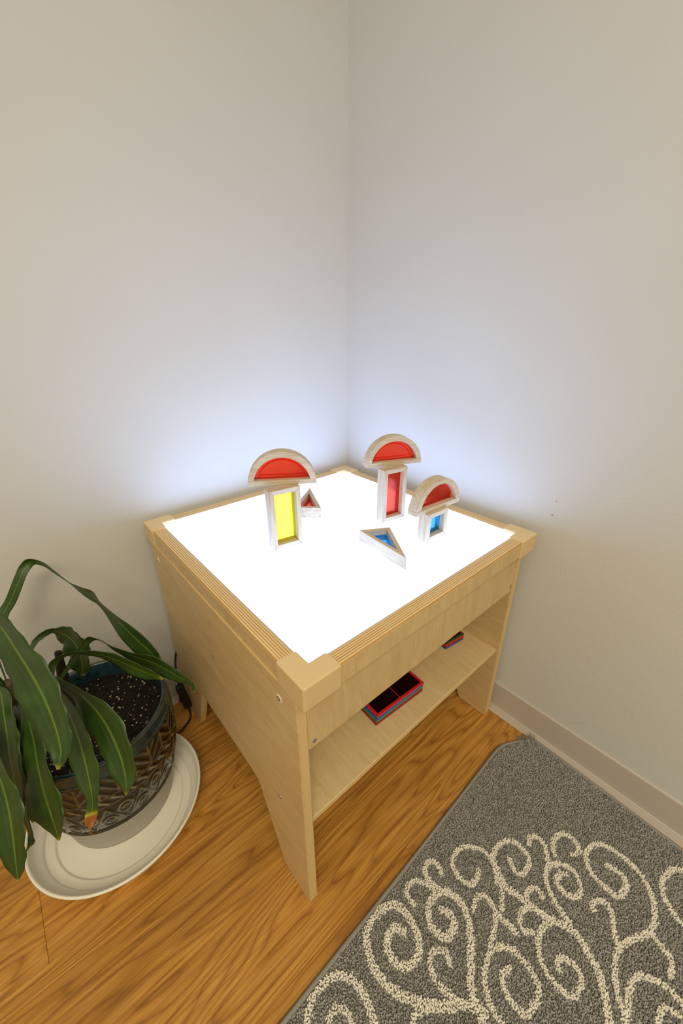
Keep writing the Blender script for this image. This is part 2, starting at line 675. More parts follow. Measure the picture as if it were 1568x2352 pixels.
def pane(root, poly, y, th, mat, axis='y', inner_gap=.0065):
    P = [Vector(p) for p in poly]
    v, f = prism([(a.x, a.y) for a in P], y - th / 2, y + th / 2, axis)
    o = mesh_obj('pane', v, f, mat, root)
    a, b = inset(P, inner_gap), inset(P, inner_gap + .0010)
    n = len(P)
    V, F = [], []
    for s in (-1, 1):
        for i in range(n):
            j = (i + 1) % n
            q = [a[i], a[j], b[j], b[i]]
            pv, pf = prism([(w.x, w.y) for w in q], y + s * (th / 2 + .0002), y + s * (th / 2 + .0009), axis)
            V, F = join((V, F), (pv, pf))
    mesh_obj('pane_groove', V, F, mat, o)
    return o


def rect_block(label, w, h, th, bar, mat, corner, ang):
    a = math.radians(ang)
    d = Vector((math.cos(a), math.sin(a), 0))
    k = Vector((-d.y, d.x, 0))
    c = Vector(corner) + d * w / 2 + k * th / 2
    root = thing('window_block', label, 'toy block', c, a, 'wooden window blocks on the light table')
    inn = poly_frame(root, [(-w / 2, 0), (w / 2, 0), (w / 2, h), (-w / 2, h)], bar, -th / 2, th / 2)
    pane(root, [(p.x, p.y) for p in inn], .002, .0045, mat)
    return root


def arch_block(label, w, th, mat, left, right, z):
    l, r = Vector(left), Vector(right)
    a = math.atan2(r.y - l.y, r.x - l.x)
    d = Vector((math.cos(a), math.sin(a), 0))
    k = Vector((-d.y, d.x, 0))
    m = (l + r) / 2
    root = thing('arch_block', label, 'toy block', Vector((m.x, m.y, z)) + k * th / 2, a, 'wooden window blocks on the light table')
    ro, ri, bh = w / 2, w / 2 - .0125, .0105
    n = 28
    v, f = prism([(-ro, 0), (ro, 0), (ro * math.cos(math.asin(bh / ro)), bh - .0001), (-ro * math.cos(math.asin(bh / ro)), bh - .0001)], -th / 2, th / 2, 'y')
    mesh_obj('frame_bar', v, f, M['bwood'], root, bevel=.0009)
    a0, b0 = math.asin(bh / ro), math.asin(bh / ri)
    V = []
    for i in range(n + 1):
        t = i / n
        ao, ai = a0 + (PI - 2 * a0) * t, b0 + (PI - 2 * b0) * t
        for (rr, an) in ((ro, ao), (ri, ai)):
            for y in (-th / 2, th / 2):
                V.append((rr * math.cos(an), y, rr * math.sin(an)))
    F = []
    for i in range(n):
        p, q = 4 * i, 4 * i + 4
        F += [(p, q, q + 1, p + 1), (p + 2, p + 3, q + 3, q + 2), (p, p + 2, q + 2, q), (p + 1, q + 1, q + 3, p + 3)]
    F += [(0, 1, 3, 2), (4 * n, 4 * n + 2, 4 * n + 3, 4 * n + 1)]
    mesh_obj('arch_bar', V, F, M['bwood'], root, bevel=.0009)
    P = [(ri * math.cos(b0 + (PI - 2 * b0) * i / 26), ri * math.sin(b0 + (PI - 2 * b0) * i / 26)) for i in range(27)]
    pane(root, P, .002, .0045, mat, inner_gap=.0075)
    return root


def tri_block(label, pts, th, bar, mat, z):
    P = [Vector(p) for p in pts]
    c = sum(P, Vector((0, 0))) / 3
    P = [p - c for p in P]
    if (P[1] - P[0]).x * (P[2] - P[0]).y - (P[1] - P[0]).y * (P[2] - P[0]).x < 0:
        P.reverse()
    root = thing('triangle_block', label, 'toy block', (c.x, c.y, z), 0, 'wooden window blocks on the light table')
    inn = poly_frame(root, [(p.x, p.y) for p in P], bar, 0, th, 'z')
    pane(root, [(p.x, p.y) for p in inn], th * .45, .0045, mat, 'z', .005)
    return root


ZP = .600
rect_block('tall wooden block with yellow pane standing under a red half-round', .0697, .1372, .0262, .0108, M['yellow'], (.514, .3374, ZP), 170.5)
rect_block('tall wooden block with red pane standing under a red half-round', .0697, .1345, .0268, .0108, M['red'], (.2409, .3979, ZP), 171.0)
rect_block('small square wooden block with blue pane under a red half-round', .0690, .0685, .0262, .0112, M['blue'], (.2417, .531, ZP), 177.0)
arch_block('red half-round wooden block resting on the yellow block', .1435, .0265, M['red'], (.5305, .2810, 0), (.4111, .3614, 0), ZP + .1372)
arch_block('red half-round wooden block resting on the tall red block', .1430, .0265, M['red'], (.2580, .3552, 0), (.1272, .4127, 0), ZP + .1345)
arch_block('red half-round wooden block resting on the small blue square block', .1435, .0265, M['red'], (.2700, .521, 0), (.1268, .5304, 0), ZP + .0685)
tri_block('blue right-angled triangle block lying flat on the lit panel', [(.3448, .4246), (.359, .5741), (.2833, .4594)], .0275, .0095, M['blue'], ZP)
tri_block('narrow red triangle block lying flat behind the yellow tower', [(.2732, .1466), (.3361, .2773), (.3847, .2285)], .029, .0098, M['red'], ZP)


# ------------------------------------------------------------------ colour panels on the shelf
def tile_mat(name, c):
    m = NT(name)
    m.set(Base_Color=srgb(*c), Roughness=.3)
    m.b.inputs['Transmission Weight'].default_value = .1
    return m.m


TM = dict(red=tile_mat('red_tile', (214, 36, 48)), deep_red=tile_mat('deep_red_tile', (150, 22, 30)), blue=tile_mat('blue_tile', (40, 90, 190)),
          green=tile_mat('green_tile', (28, 150, 112)), olive=tile_mat('olive_tile', (70, 72, 34)))
TP = dict(red=mat_acrylic('red_tile_film', (.42, .04, .06, 1), .03), blue=mat_acrylic('blue_tile_film', (.08, .12, .5, 1), .03),
          green=mat_acrylic('green_tile_film', (.05, .4, .3, 1), .03))
TP['deep_red'] = TP['olive'] = TP['red']


def tile(label, key, cx, cy, z, s, ang, t, cols, group):
    root = thing('color_panel', label, 'color panel', (cx, cy, z), math.radians(ang), group)
    fr, h = .0068, s / 2
    bars = [box(-h, h, -h, -h + fr, 0, t), box(-h, h, h - fr, h, 0, t), box(-h, -h + fr, -h + fr, h - fr, 0, t), box(h - fr, h, -h + fr, h - fr, 0, t)]
    if cols == 2:
        bars += [box(-.0012, .0012, -h + fr, h - fr, .0002, t - .0002), box(-h + fr, -.0012, -.0012, .0012, .0002, t - .0002), box(.0012, h - fr, -.0012, .0012, .0002, t - .0002)]
    v, f = join(*bars)
    mesh_obj('frame', v, f, TM[key], root, bevel=.0008, seg=1)
    cells = [(-h + fr, -.0012), (.0012, h - fr)] if cols == 2 else [(-h + fr, h - fr)]
    for a in cells:
        for b in cells:
            box_obj('film', (a[0], a[1], b[0], b[1], t * .70, t * .93), TP[key], root)


SZ = .2535
n = .0053
for i, (key, lab, da, dx) in enumerate((('deep_red', 'deep red square panel at the bottom of the front stack', 0, 0),
                                        ('deep_red', 'deep red square panel second from the bottom of the front stack', .2, .0003),
                                        ('green', 'green square panel between blue and deep red in the front stack', .8, .0004),
                                        ('blue', 'blue square panel just under the top of the front stack', .4, -.001),
                                        ('red', 'bright red square panel on top of the front stack', .0, -.003))):
    tile(lab, key, .3725 + dx, .5275, SZ + i * n, .1485, -3.3 + da, n - .0002, 2, 'square colour panels in the front stack on the shelf')
for i, (key, lab) in enumerate((('blue', 'small blue panel at the bottom of the far shelf stack'),
                                ('deep_red', 'small red panel just above the blue one in the far shelf stack'),
                                ('red', 'small red panel under the olive one in the far shelf stack'),
                                ('olive', 'small olive panel on top of the far shelf stack'))):
    tile(lab, key, .1115, .5320, SZ + i * n, .070, -7.7, n - .0002, 1, 'small colour panels in the far stack on the shelf')

# ------------------------------------------------------------------ saucer
sc = thing('plant_saucer', 'wide white plastic saucer under the patterned plant pot', 'saucer', (.916, .231, .0003))
prof = [(.0005, .004), (.06, .004), (.1285, .004), (.1305, .0045), (.1325, .0075), (.1335, .0095), (.136, .0105), (.1500, .0115), (.1520, .013), (.1535, .0175),
        (.156, .0205), (.164, .026), (.1690, .0335), (.1718, .0425), (.1735, .0475), (.1760, .0498), (.1785, .0495), (.1797, .0475), (.1795, .0455),
        (.1755, .0415), (.168, .024), (.158, .006), (.152, .001), (.148, 0), (.0005, 0)]
v, f = lathe(prof, 96)
mesh_obj('dish', v, f, M['saucer'], sc, smooth=True)
scr = mesh_obj('leaf_scrap', *tube([(0, 0, .0015), (.008, .003, .003), (.016, .004, .002), (.021, .009, .0018)], [.0006, .0022, .0018, .0004], 6), M['dry'],
               loc=(.852, .289, .0045))
tag(scr, 'brown dry leaf scrap lying in the white saucer', 'leaf scrap')

# ------------------------------------------------------------------ potted plant
plant = thing('potted_plant', 'potted plant with long drooping green leaves in dark patterned pot', 'potted plant', (.906, .192, .0045))


def pot_radius(z):
    zs = [0, .016, .046, .081, .116, .156, .196, .246, .276, .290, .296]
    rs = [.1145, .1165, .122, .1285, .1375, .1455, .150, .1505, .1490, .1480, .1465]
    return np.interp(z, zs, rs)


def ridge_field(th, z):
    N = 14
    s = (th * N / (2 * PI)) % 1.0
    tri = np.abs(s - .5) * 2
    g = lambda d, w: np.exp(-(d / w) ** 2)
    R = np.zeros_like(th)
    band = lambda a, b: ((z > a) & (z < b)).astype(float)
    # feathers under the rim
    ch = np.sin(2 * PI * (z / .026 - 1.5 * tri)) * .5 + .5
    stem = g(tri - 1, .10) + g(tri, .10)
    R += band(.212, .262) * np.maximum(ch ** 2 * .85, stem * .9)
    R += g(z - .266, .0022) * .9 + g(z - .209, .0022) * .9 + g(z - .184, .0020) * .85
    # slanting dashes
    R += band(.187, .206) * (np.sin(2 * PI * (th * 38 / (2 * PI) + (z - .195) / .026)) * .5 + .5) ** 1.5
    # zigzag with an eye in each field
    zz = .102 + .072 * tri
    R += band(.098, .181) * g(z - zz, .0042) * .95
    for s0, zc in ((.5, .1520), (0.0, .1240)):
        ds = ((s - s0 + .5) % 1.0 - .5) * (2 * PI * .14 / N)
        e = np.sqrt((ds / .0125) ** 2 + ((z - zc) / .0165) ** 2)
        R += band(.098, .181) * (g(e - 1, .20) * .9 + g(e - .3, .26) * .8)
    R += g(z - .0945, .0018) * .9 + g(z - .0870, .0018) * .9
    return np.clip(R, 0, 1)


NTH = 504
zz = np.concatenate([np.linspace(0, .081, 12)[:-1], np.linspace(.081, .262, 150), np.linspace(.262, .290, 14)[1:]])
lipp = [(.1475, .2925), (.1460, .2950), (.1432, .2958), (.1405, .2945), (.1385, .2915), (.1370, .286), (.1362, .275), (.1355, .262), (.135, .245)]
th = np.arange(NTH) * 2 * PI / NTH
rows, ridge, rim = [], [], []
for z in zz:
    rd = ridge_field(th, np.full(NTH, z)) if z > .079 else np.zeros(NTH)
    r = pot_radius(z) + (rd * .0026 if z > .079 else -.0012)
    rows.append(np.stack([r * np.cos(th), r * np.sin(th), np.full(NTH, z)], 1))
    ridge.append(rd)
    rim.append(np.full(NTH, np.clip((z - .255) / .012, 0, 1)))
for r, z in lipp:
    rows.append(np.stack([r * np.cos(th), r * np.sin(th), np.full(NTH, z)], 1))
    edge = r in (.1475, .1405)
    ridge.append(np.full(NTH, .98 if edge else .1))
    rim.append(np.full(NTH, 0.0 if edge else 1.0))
V = np.concatenate(rows)
nr = len(rows)


def grid_faces(nr, n, r0=0):
    i = np.arange(r0, nr - 1)[:, None] * n
    k = np.arange(n)[None, :]
    k2 = (k + 1) % n
    return np.stack([i + k, i + k2, i + n + k2, i + n + k], -1).reshape(-1, 4)


def grid_mesh(name, V, F, smooth=True):
    me = bpy.data.meshes.new(name)
    me.vertices.add(len(V))
    me.vertices.foreach_set('co', np.asarray(V, np.float32).ravel())
    me.loops.add(F.size)
    me.loops.foreach_set('vertex_index', F.ravel().astype(np.int32))
    me.polygons.add(len(F))
    me.polygons.foreach_set('loop_start', (np.arange(len(F)) * F.shape[1]).astype(np.int32))
    me.polygons.foreach_set('loop_total', np.full(len(F), F.shape[1], np.int32))
    me.update(calc_edges=True)
    if smooth:
        me.polygons.foreach_set('use_smooth', np.ones(len(F), bool))
    return me


nlow = 11
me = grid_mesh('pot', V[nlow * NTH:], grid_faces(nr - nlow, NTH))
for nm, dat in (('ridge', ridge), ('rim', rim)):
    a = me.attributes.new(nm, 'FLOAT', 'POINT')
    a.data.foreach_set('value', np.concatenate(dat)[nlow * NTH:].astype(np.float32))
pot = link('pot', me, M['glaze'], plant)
lowp = [(.0005, 0)] + [(float(pot_radius(z)) - .0012, float(z)) for z in zz[:nlow]] + [(.1265, .0815), (.0005, .0815)]
v, f = lathe(lowp, 96)
mesh_obj('unglazed_foot', v, f, M['clay'], pot, smooth=True)
# soil with white bits
SR, SZ0 = .1358, .255
k = 44
V = [(0, 0, SZ0 + .004)]
for i in range(1, k // 2 + 1):
    for j in range(k):
        rr = SR * i / (k // 2)
        a = 2 * PI * j / k
        V.append((rr * math.cos(a), rr * math.sin(a), SZ0 + (random.uniform(-.003, .004) if i < k // 2 else 0)))
F = [(0, 1 + j, 1 + (j + 1) % k) for j in range(k)]
for i in range(k // 2 - 1):
    for j in range(k):
        a, b = 1 + i * k + j, 1 + i * k + (j + 1) % k
        F.append((a, a + k, b + k, b))
mesh_obj('soil', V, F, M['soil'], plant, smooth=True)


def bits(name, count, rlo, rhi, mat):
    V, F = [], []
    for _ in range(count):
        rr, a = SR * .95 * math.sqrt(random.random()), random.uniform(0, 2 * PI)
        c = Vector((rr * math.cos(a), rr * math.sin(a), SZ0 + .003))
        s = random.uniform(rlo, rhi)
        pts = [c + Vector(d) * s * random.uniform(.6, 1.2) for d in ((1, 0, 0), (-1, 0, 0), (0, 1, 0), (0, -1, 0), (0, 0, .8), (0, 0, -.8))]
        V, F = join((V, F), (pts, [(0, 2, 4), (2, 1, 4), (1, 3, 4), (3, 0, 4), (2, 0, 5), (1, 2, 5), (3, 1, 5), (0, 3, 5)]))
    o = mesh_obj(name, V, F, mat, plant)
    o['kind'] = 'stuff'


bits('perlite', 300, .0010, .0030, M['perlite'])
bits('soil_crumbs', 420, .0015, .0042, M['soil'])

PO = Vector(plant.location)
v, f = tube([Vector(p) - PO for p in catmull([(.955, .21, .25), (.975, .205, .32), (.995, .20, .385), (1.0085, .196, .435), (1.012, .195, .452)], 4)], .014, 12)
mesh_obj('cane', v, f, M['cane'], plant, smooth=True)
v, f = tube([Vector(p) - PO for p in ((.934, .182, .245), (.932, .181, .33), (.9285, .1786, .407), (.922, .1745, .4586))], [.012, .012, .0095, .006], 8)
mesh_obj('cut_stem', v, f, M['stub'], plant)


def leaf(rows, brown=0.0, waves=7, amp=.10, fold=.14, seed=0, yel=.04, per=5):
    rs = np.random.default_rng(seed)
    R = catmull(rows, per)
    n = len(R)
    P, L = R[:, :3] - np.array(PO), R[:, 3:]
    T = np.gradient(P, axis=0)
    T /= np.linalg.norm(T, axis=1)[:, None] + 1e-9
    Nn = np.cross(T, L)
    Nn /= np.linalg.norm(Nn, axis=1)[:, None] + 1e-9
    camd = np.array([.89, .993, 1.036]) - np.array(PO) - P
    up = camd / np.linalg.norm(camd, axis=1)[:, None] * .5 + np.array([0, 0, 1.0])
    # one consistent side
    for i in range(1, n):
        if (Nn[i] * Nn[i - 1]).sum() < 0:
            Nn[i] *= -1
    if (Nn * up).sum(1).mean() < 0:
        Nn *= -1
    hw = np.linalg.norm(L, axis=1)
    m = 9
    S = np.linspace(-1, 1, m)
    v = np.linspace(0, 1, n)
    ph1, ph2 = rs.uniform(0, 6.28, 2)
    pts = np.zeros((n, m, 3))
    for j, s in enumerate(S):
        wob = np.sin(v * waves * 6.28 * .5 + (ph1 if s < 0 else ph2)) * amp * s * s + fold * (abs(s) ** 1.2 - .35)
        edge = 1 + .06 * np.sin(v * waves * 9 + ph2 * 2 + s) * (abs(s) > .9)
        pts[:, j] = P + L * s * edge[:, None] + Nn * (hw * wob)[:, None]
    i = np.arange(n - 1)[:, None] * m
    k = np.arange(m - 1)[None, :]
    F = np.stack([i + k, i + k + 1, i + m + k + 1, i + m + k], -1).reshape(-1, 4)
    me = grid_mesh('leaf', pts.reshape(-1, 3), F)
    uvl = me.uv_layers.new(name='UVMap')
    UV = np.stack(np.broadcast_arrays((S[None, :] + 1) / 2, v[:, None]), -1).reshape(-1, 2)
    uvl.data.foreach_set('uv', UV[F.ravel()].astype(np.float32).ravel())
    dry = np.clip((v - (1 - yel)) / max(yel, 1e-3), 0, 1) * .5
    if brown:
        dry = np.maximum(dry, np.clip((v - (1 - brown)) / .05, 0, 1))
    a = me.attributes.new('dry', 'FLOAT', 'POINT')
    a.data.foreach_set('value', np.repeat(dry, m).astype(np.float32))
    o = link('leaf', me, M['leaf'], plant)
    sd = o.modifiers.new('thickness', 'SOLIDIFY')
    sd.thickness = .0008
    sd.offset = 0
    return o


LEAVES = {}
LEAVES['A'] = [
    (1.0084, 0.1702, 0.4267, -0.001, 0.006, 0.0034),
    (1.0078, 0.1217, 0.4828, -0.0013, 0.0086, 0.0036),
    (0.9912, 0.1025, 0.5137, -0.0083, 0.0031, -0.0033),
    (0.9807, 0.0918, 0.5341, -0.0074, 0.0048, -0.0042),
    (0.963, 0.0872, 0.5548, -0.0064, 0.0055, -0.0044),
    (0.9379, 0.0798, 0.5906, -0.0066, 0.0056, -0.0042),
    (0.925, 0.0734, 0.6073, -0.0067, 0.0033, -0.0062),
    (0.912, 0.0723, 0.6156, -0.004, -0.0027, -0.0087),
    (0.8949, 0.084, 0.6089, -0.0011, -0.0055, -0.0094),
    (0.8832, 0.1025, 0.5953, -0.0003, -0.0068, -0.0086),
    (0.8677, 0.1286, 0.5745, -0.0015, -0.0064, -0.0074),
    (0.8537, 0.1497, 0.5601, 0.0008, -0.0065, -0.0112),
    (0.8403, 0.1676, 0.5497, 0.0031, -0.0074, -0.0126),
    (0.8314, 0.1852, 0.5338, 0.0001, -0.0092, -0.0101),
    (0.8182, 0.2112, 0.5098, 0.0031, -0.0135, -0.016),
    (0.8053, 0.2443, 0.4862, 0.0097, -0.0131, -0.0193),
    (0.793, 0.2736, 0.4676, 0.0126, -0.0099, -0.0184),
    (0.7822, 0.3002, 0.4516, 0.0084, -0.0067, -0.012),
    (0.7747, 0.3211, 0.4398, 0.001, -0.0006, -0.0012),
]
LEAVES['B'] = [
    (0.9734, 0.2119, 0.3844, -0.0016, 0.0013, -0.0017),
    (0.9287, 0.2057, 0.4221, -0.0022, 0.0017, -0.0022),
    (0.9067, 0.2038, 0.4444, -0.003, 0.0019, -0.003),
    (0.8827, 0.2039, 0.4662, -0.004, 0.0015, -0.0042),
    (0.8669, 0.2081, 0.4817, -0.0039, -0.0014, -0.0069),
    (0.8536, 0.2262, 0.4829, -0.0033, -0.0068, -0.0086),
    (0.8383, 0.2532, 0.4724, -0.0014, -0.0092, -0.0145),
    (0.8146, 0.2933, 0.4644, 0.0009, -0.0085, -0.0208),
    (0.7915, 0.33, 0.4612, 0.0037, -0.0073, -0.0216),
    (0.7754, 0.3621, 0.4554, 0.0048, -0.0059, -0.0155),
    (0.7633, 0.3848, 0.4474, 0.0034, -0.0042, -0.0114),
    (0.753, 0.403, 0.444, 0.0022, -0.0028, -0.0062),
    (0.7498, 0.4103, 0.4367, 0.0018, -0.0024, -0.0017),
    (0.7517, 0.4149, 0.4265, 0.0005, -0.0007, -0.0002),
]
LEAVES['C'] = [
    (0.9495, 0.2281, 0.4035, -0.0025, 0.0034, 0.0009),
    (0.9407, 0.2119, 0.4425, -0.0038, 0.0057, 0.0009),
    (0.9324, 0.2076, 0.4612, -0.0056, 0.001, -0.0047),
    (0.9157, 0.2149, 0.4732, -0.0027, -0.0008, -0.0043),
    (0.8976, 0.2269, 0.4791, -0.0023, -0.0021, -0.0051),
    (0.8712, 0.2554, 0.4819, -0.0017, -0.0039, -0.0108),
    (0.846, 0.2883, 0.4758, 0.0014, -0.0056, -0.0159),
    (0.8228, 0.3225, 0.4647, 0.0043, -0.0052, -0.0178),
    (0.8042, 0.3504, 0.4575, 0.0035, -0.0026, -0.0122),
    (0.7878, 0.3696, 0.4494, 0.0005, -0.0002, -0.0016),
]
LEAVES['D'] = [
    (0.9748, 0.1395, 0.441, -0.0026, 0.0018, -0.0016),
    (0.9563, 0.1217, 0.4605, -0.0033, 0.002, -0.0027),
    (0.9411, 0.1154, 0.4685, -0.0033, 0.0013, -0.0051),
    (0.9243, 0.1189, 0.4746, -0.0022, -0.0003, -0.0065),
    (0.9133, 0.1238, 0.4703, 0.0019, -0.0024, -0.0127),
    (0.9031, 0.1367, 0.4637, 0.0096, -0.0058, -0.0195),
    (0.8953, 0.1495, 0.4539, 0.0173, -0.0112, -0.0195),
    (0.8913, 0.1625, 0.4384, 0.0189, -0.0164, -0.0133),
    (0.892, 0.1728, 0.4205, 0.0177, -0.0182, -0.0077),
    (0.8951, 0.1817, 0.4017, 0.0132, -0.0146, -0.0042),
    (0.898, 0.1877, 0.3879, 0.0024, -0.0027, -0.0007),
]
LEAVES['E'] = [
    (1.007, 0.2068, 0.4404, -0.0033, 0.0036, 0.0048),
    (1.0234, 0.1816, 0.5058, -0.0046, 0.0074, 0.0054),
    (1.0086, 0.1812, 0.5749, -0.0126, 0.0034, -0.0047),
    (0.9873, 0.2065, 0.5996, 0.0017, -0.0025, -0.0226),
    (0.975, 0.245, 0.59, 0.0167, -0.015, -0.0195),
    (0.9662, 0.286, 0.5712, 0.0218, -0.017, -0.0186),
    (0.9584, 0.3241, 0.551, 0.0248, -0.018, -0.0184),
    (0.9522, 0.3594, 0.5259, 0.0258, -0.0181, -0.0152),
    (0.9502, 0.3871, 0.5004, 0.0232, -0.0178, -0.0112),
    (0.9507, 0.408, 0.4774, 0.0185, -0.0155, -0.0068),
    (0.9534, 0.4203, 0.4606, 0.012, -0.012, -0.0015),
    (0.9589, 0.4256, 0.449, 0.0069, -0.0058, 0.0018),
    (0.9641, 0.4276, 0.4384, 0.0005, -0.0004, 0.0002),
]
LEAVES['F'] = [
    (0.9773, 0.2327, 0.4402, -0.0023, 0.0013, -0.0046),
    (0.9428, 0.264, 0.4735, -0.0015, 0.0001, -0.0079),
    (0.925, 0.3005, 0.475, 0.0038, -0.0069, -0.0157),
    (0.9075, 0.3412, 0.469, 0.0103, -0.0136, -0.0222),
    (0.8942, 0.3846, 0.4527, 0.0193, -0.0179, -0.0214),
    (0.8889, 0.4179, 0.4298, 0.0223, -0.0193, -0.0156),
    (0.8881, 0.4427, 0.4024, 0.0197, -0.0172, -0.0095),
    (0.8906, 0.4567, 0.3807, 0.0139, -0.0124, -0.004),
    (0.8937, 0.4642, 0.3665, 0.0069, -0.007, -0.0008),
    (0.8981, 0.4682, 0.3537, 0.0006, -0.0004, 0.0001),
]
LEAVES['G'] = [
    (0.9854, 0.23, 0.4331, -0.0011, 0.0012, -0.0048),
    (0.9565, 0.2677, 0.4601, -0.0007, -0.0009, -0.0107),
    (0.9381, 0.309, 0.4664, 0.0069, -0.0093, -0.0142),
    (0.9325, 0.3442, 0.4525, 0.014, -0.0151, -0.0114),
    (0.9313, 0.378, 0.4302, 0.0181, -0.0174, -0.0097),
    (0.9334, 0.4044, 0.4008, 0.0183, -0.0154, -0.0066),
    (0.9369, 0.4259, 0.3726, 0.0129, -0.0114, -0.0038),
    (0.9406, 0.4383, 0.3519, 0.007, -0.0068, -0.0011),
    (0.9462, 0.4436, 0.3354, 0.0076, -0.0019, 0.0023),
    (0.9522, 0.4473, 0.3209, 0.0082, -0, 0.0033),
    (0.9572, 0.4507, 0.3082, 0.0008, -0.0053, -0.0025),
    (0.9551, 0.4568, 0.3012, 0.0001, -0.0007, -0.0007),
]
LEAVES['H'] = [
    (1.0108, 0.1984, 0.4248, -0.0034, 0.0038, 0.0047),
    (1.0176, 0.1941, 0.4699, -0.0049, 0.004, 0.0137),
    (1.0153, 0.2186, 0.457, 0.0143, -0.0176, -0.0079),
    (1.0195, 0.2455, 0.431, 0.0182, -0.0201, -0.0058),
    (1.025, 0.2661, 0.4014, 0.018, -0.0201, -0.0055),
    (1.0305, 0.2865, 0.3722, 0.017, -0.0185, -0.0059),
    (1.0353, 0.3031, 0.3384, 0.0146, -0.0153, -0.006),
    (1.038, 0.3174, 0.3114, 0.0081, -0.0082, -0.0038),
    (1.0389, 0.3273, 0.2938, 0.001, -0.001, -0.0005),
]
LEAVES['I'] = [
    (1.001, 0.2114, 0.4175, 0.0035, -0.0041, -0.0043),
    (0.9913, 0.2608, 0.422, 0.0078, -0.0106, -0.0069),
    (0.9927, 0.2985, 0.3944, 0.0148, -0.0187, -0.0075),
    (0.998, 0.3274, 0.3635, 0.0184, -0.0198, -0.0068),
    (1.0014, 0.3527, 0.334, 0.0219, -0.0222, -0.01),
    (1.0024, 0.3758, 0.3045, 0.0209, -0.0202, -0.0111),
    (1.0023, 0.3911, 0.2843, 0.0129, -0.0124, -0.0071),
    (1.0029, 0.4027, 0.2646, 0.001, -0.001, -0.0005),
]
LEAVES['J'] = [
    (1.0254, 0.2039, 0.419, 0.0036, -0.0026, 0.0051),
    (1.0487, 0.2375, 0.4264, 0.0139, -0.0063, 0.0048),
    (1.0468, 0.2981, 0.4016, 0.016, -0.0191, -0.0098),
    (1.0433, 0.3373, 0.3784, 0.0209, -0.0203, -0.0111),
    (1.044, 0.3616, 0.3544, 0.0214, -0.0224, -0.0089),
    (1.0478, 0.3839, 0.327, 0.02, -0.0201, -0.0056),
    (1.0541, 0.4007, 0.2954, 0.0157, -0.0148, -0.0033),
    (1.0589, 0.4124, 0.272, 0.0089, -0.0082, -0.002),
    (1.061, 0.4188, 0.2585, 0.001, -0.0009, -0.0003),
]
LEAVES['K'] = [
    (1.018, 0.2192, 0.4046, 0.0027, -0.0039, -0.0018),
    (1.019, 0.2752, 0.3713, 0.0076, -0.0118, -0.0045),
    (1.0283, 0.3093, 0.3264, 0.0082, -0.0133, -0.0041),
    (1.0373, 0.3345, 0.2844, 0.0058, -0.009, -0.0033),
    (1.0388, 0.3556, 0.2597, 0.0037, -0.0068, -0.0029),
    (1.0411, 0.3641, 0.2498, 0.0046, -0.0013, 0.0018),
    (1.0482, 0.3632, 0.2412, 0.0013, -0.0005, 0.001),
    (1.055, 0.363, 0.2318, 0.0007, -0.0002, 0.0005),
]
LEAVES['M'] = [
    (1.0092, 0.2087, 0.4103, 0.004, -0.0042, -0.0034),
    (1.0045, 0.2399, 0.4018, 0.0096, -0.0123, -0.0047),
    (1.0151, 0.2699, 0.3617, 0.0153, -0.0175, -0.0041),
    (1.0234, 0.2969, 0.3178, 0.0154, -0.017, -0.005),
    (1.0294, 0.3212, 0.2815, 0.0112, -0.0124, -0.0036),
    (1.035, 0.3333, 0.2539, 0.001, -0.0011, -0.0003),
]
leaf_style = dict(A=dict(waves=5), B=dict(waves=5, yel=.03), C=dict(waves=6, yel=.05), D=dict(waves=9, amp=.18), E=dict(waves=8, amp=.07, yel=.07),
                  F=dict(waves=6, yel=.05), G=dict(waves=7, yel=.30, brown=.27), I=dict(waves=5), J=dict(waves=6))
for i, (k_, rows_) in enumerate(LEAVES.items()):
    leaf(rows_, seed=i + 3, **leaf_style.get(k_, {}))

# ------------------------------------------------------------------ power cord with inline switch
cord = thing('power_cord', 'thin black power cord with inline switch hanging beside the light table', 'power cord', (.70, .075, 0))
CO = Vector(cord.location)
top = [(.660, .026, .24), (.6835, .029, .19), (.6935, .040, .165), (.6995, .058, .142), (.7035, .072, .118)]
bot = [(.6935, .077, .034), (.6945, .086, .018), (.7005, .098, .006), (.7150, .108, .0035), (.741, .118, .0035), (.770, .100, .0035), (.82, .045, .0035), (.90, .030, .0035), (1.3, .03, .0035)]
for pts in (top, bot):
    v, f = tube([Vector(p) - CO for p in catmull(pts, 6)], .0029, 8)
    mesh_obj('cable', v, f, M['black'], cord, smooth=True)
a, b = Vector((.7042, .0735, .119)) - CO, Vector((.6932, .0765, .030)) - CO
mid, axis_ = (a + b) / 2, (b - a).normalized()
q = axis_.to_track_quat('Z', 'Y')
hl = (b - a).length / 2
sw = mesh_obj('switch_body', *box(-.0085, .0085, -.0105, .0105, -hl, hl), M['black'], cord, bevel=.0035, loc=mid)
sw.rotation_mode = 'QUATERNION'
sw.rotation_quaternion = q
mesh_obj('rocker', *prism([(-.0115, -.004), (-.0155, .010), (-.010, .016), (-.009, -.016)], -.004, .004, 'x'), M['black'], sw)

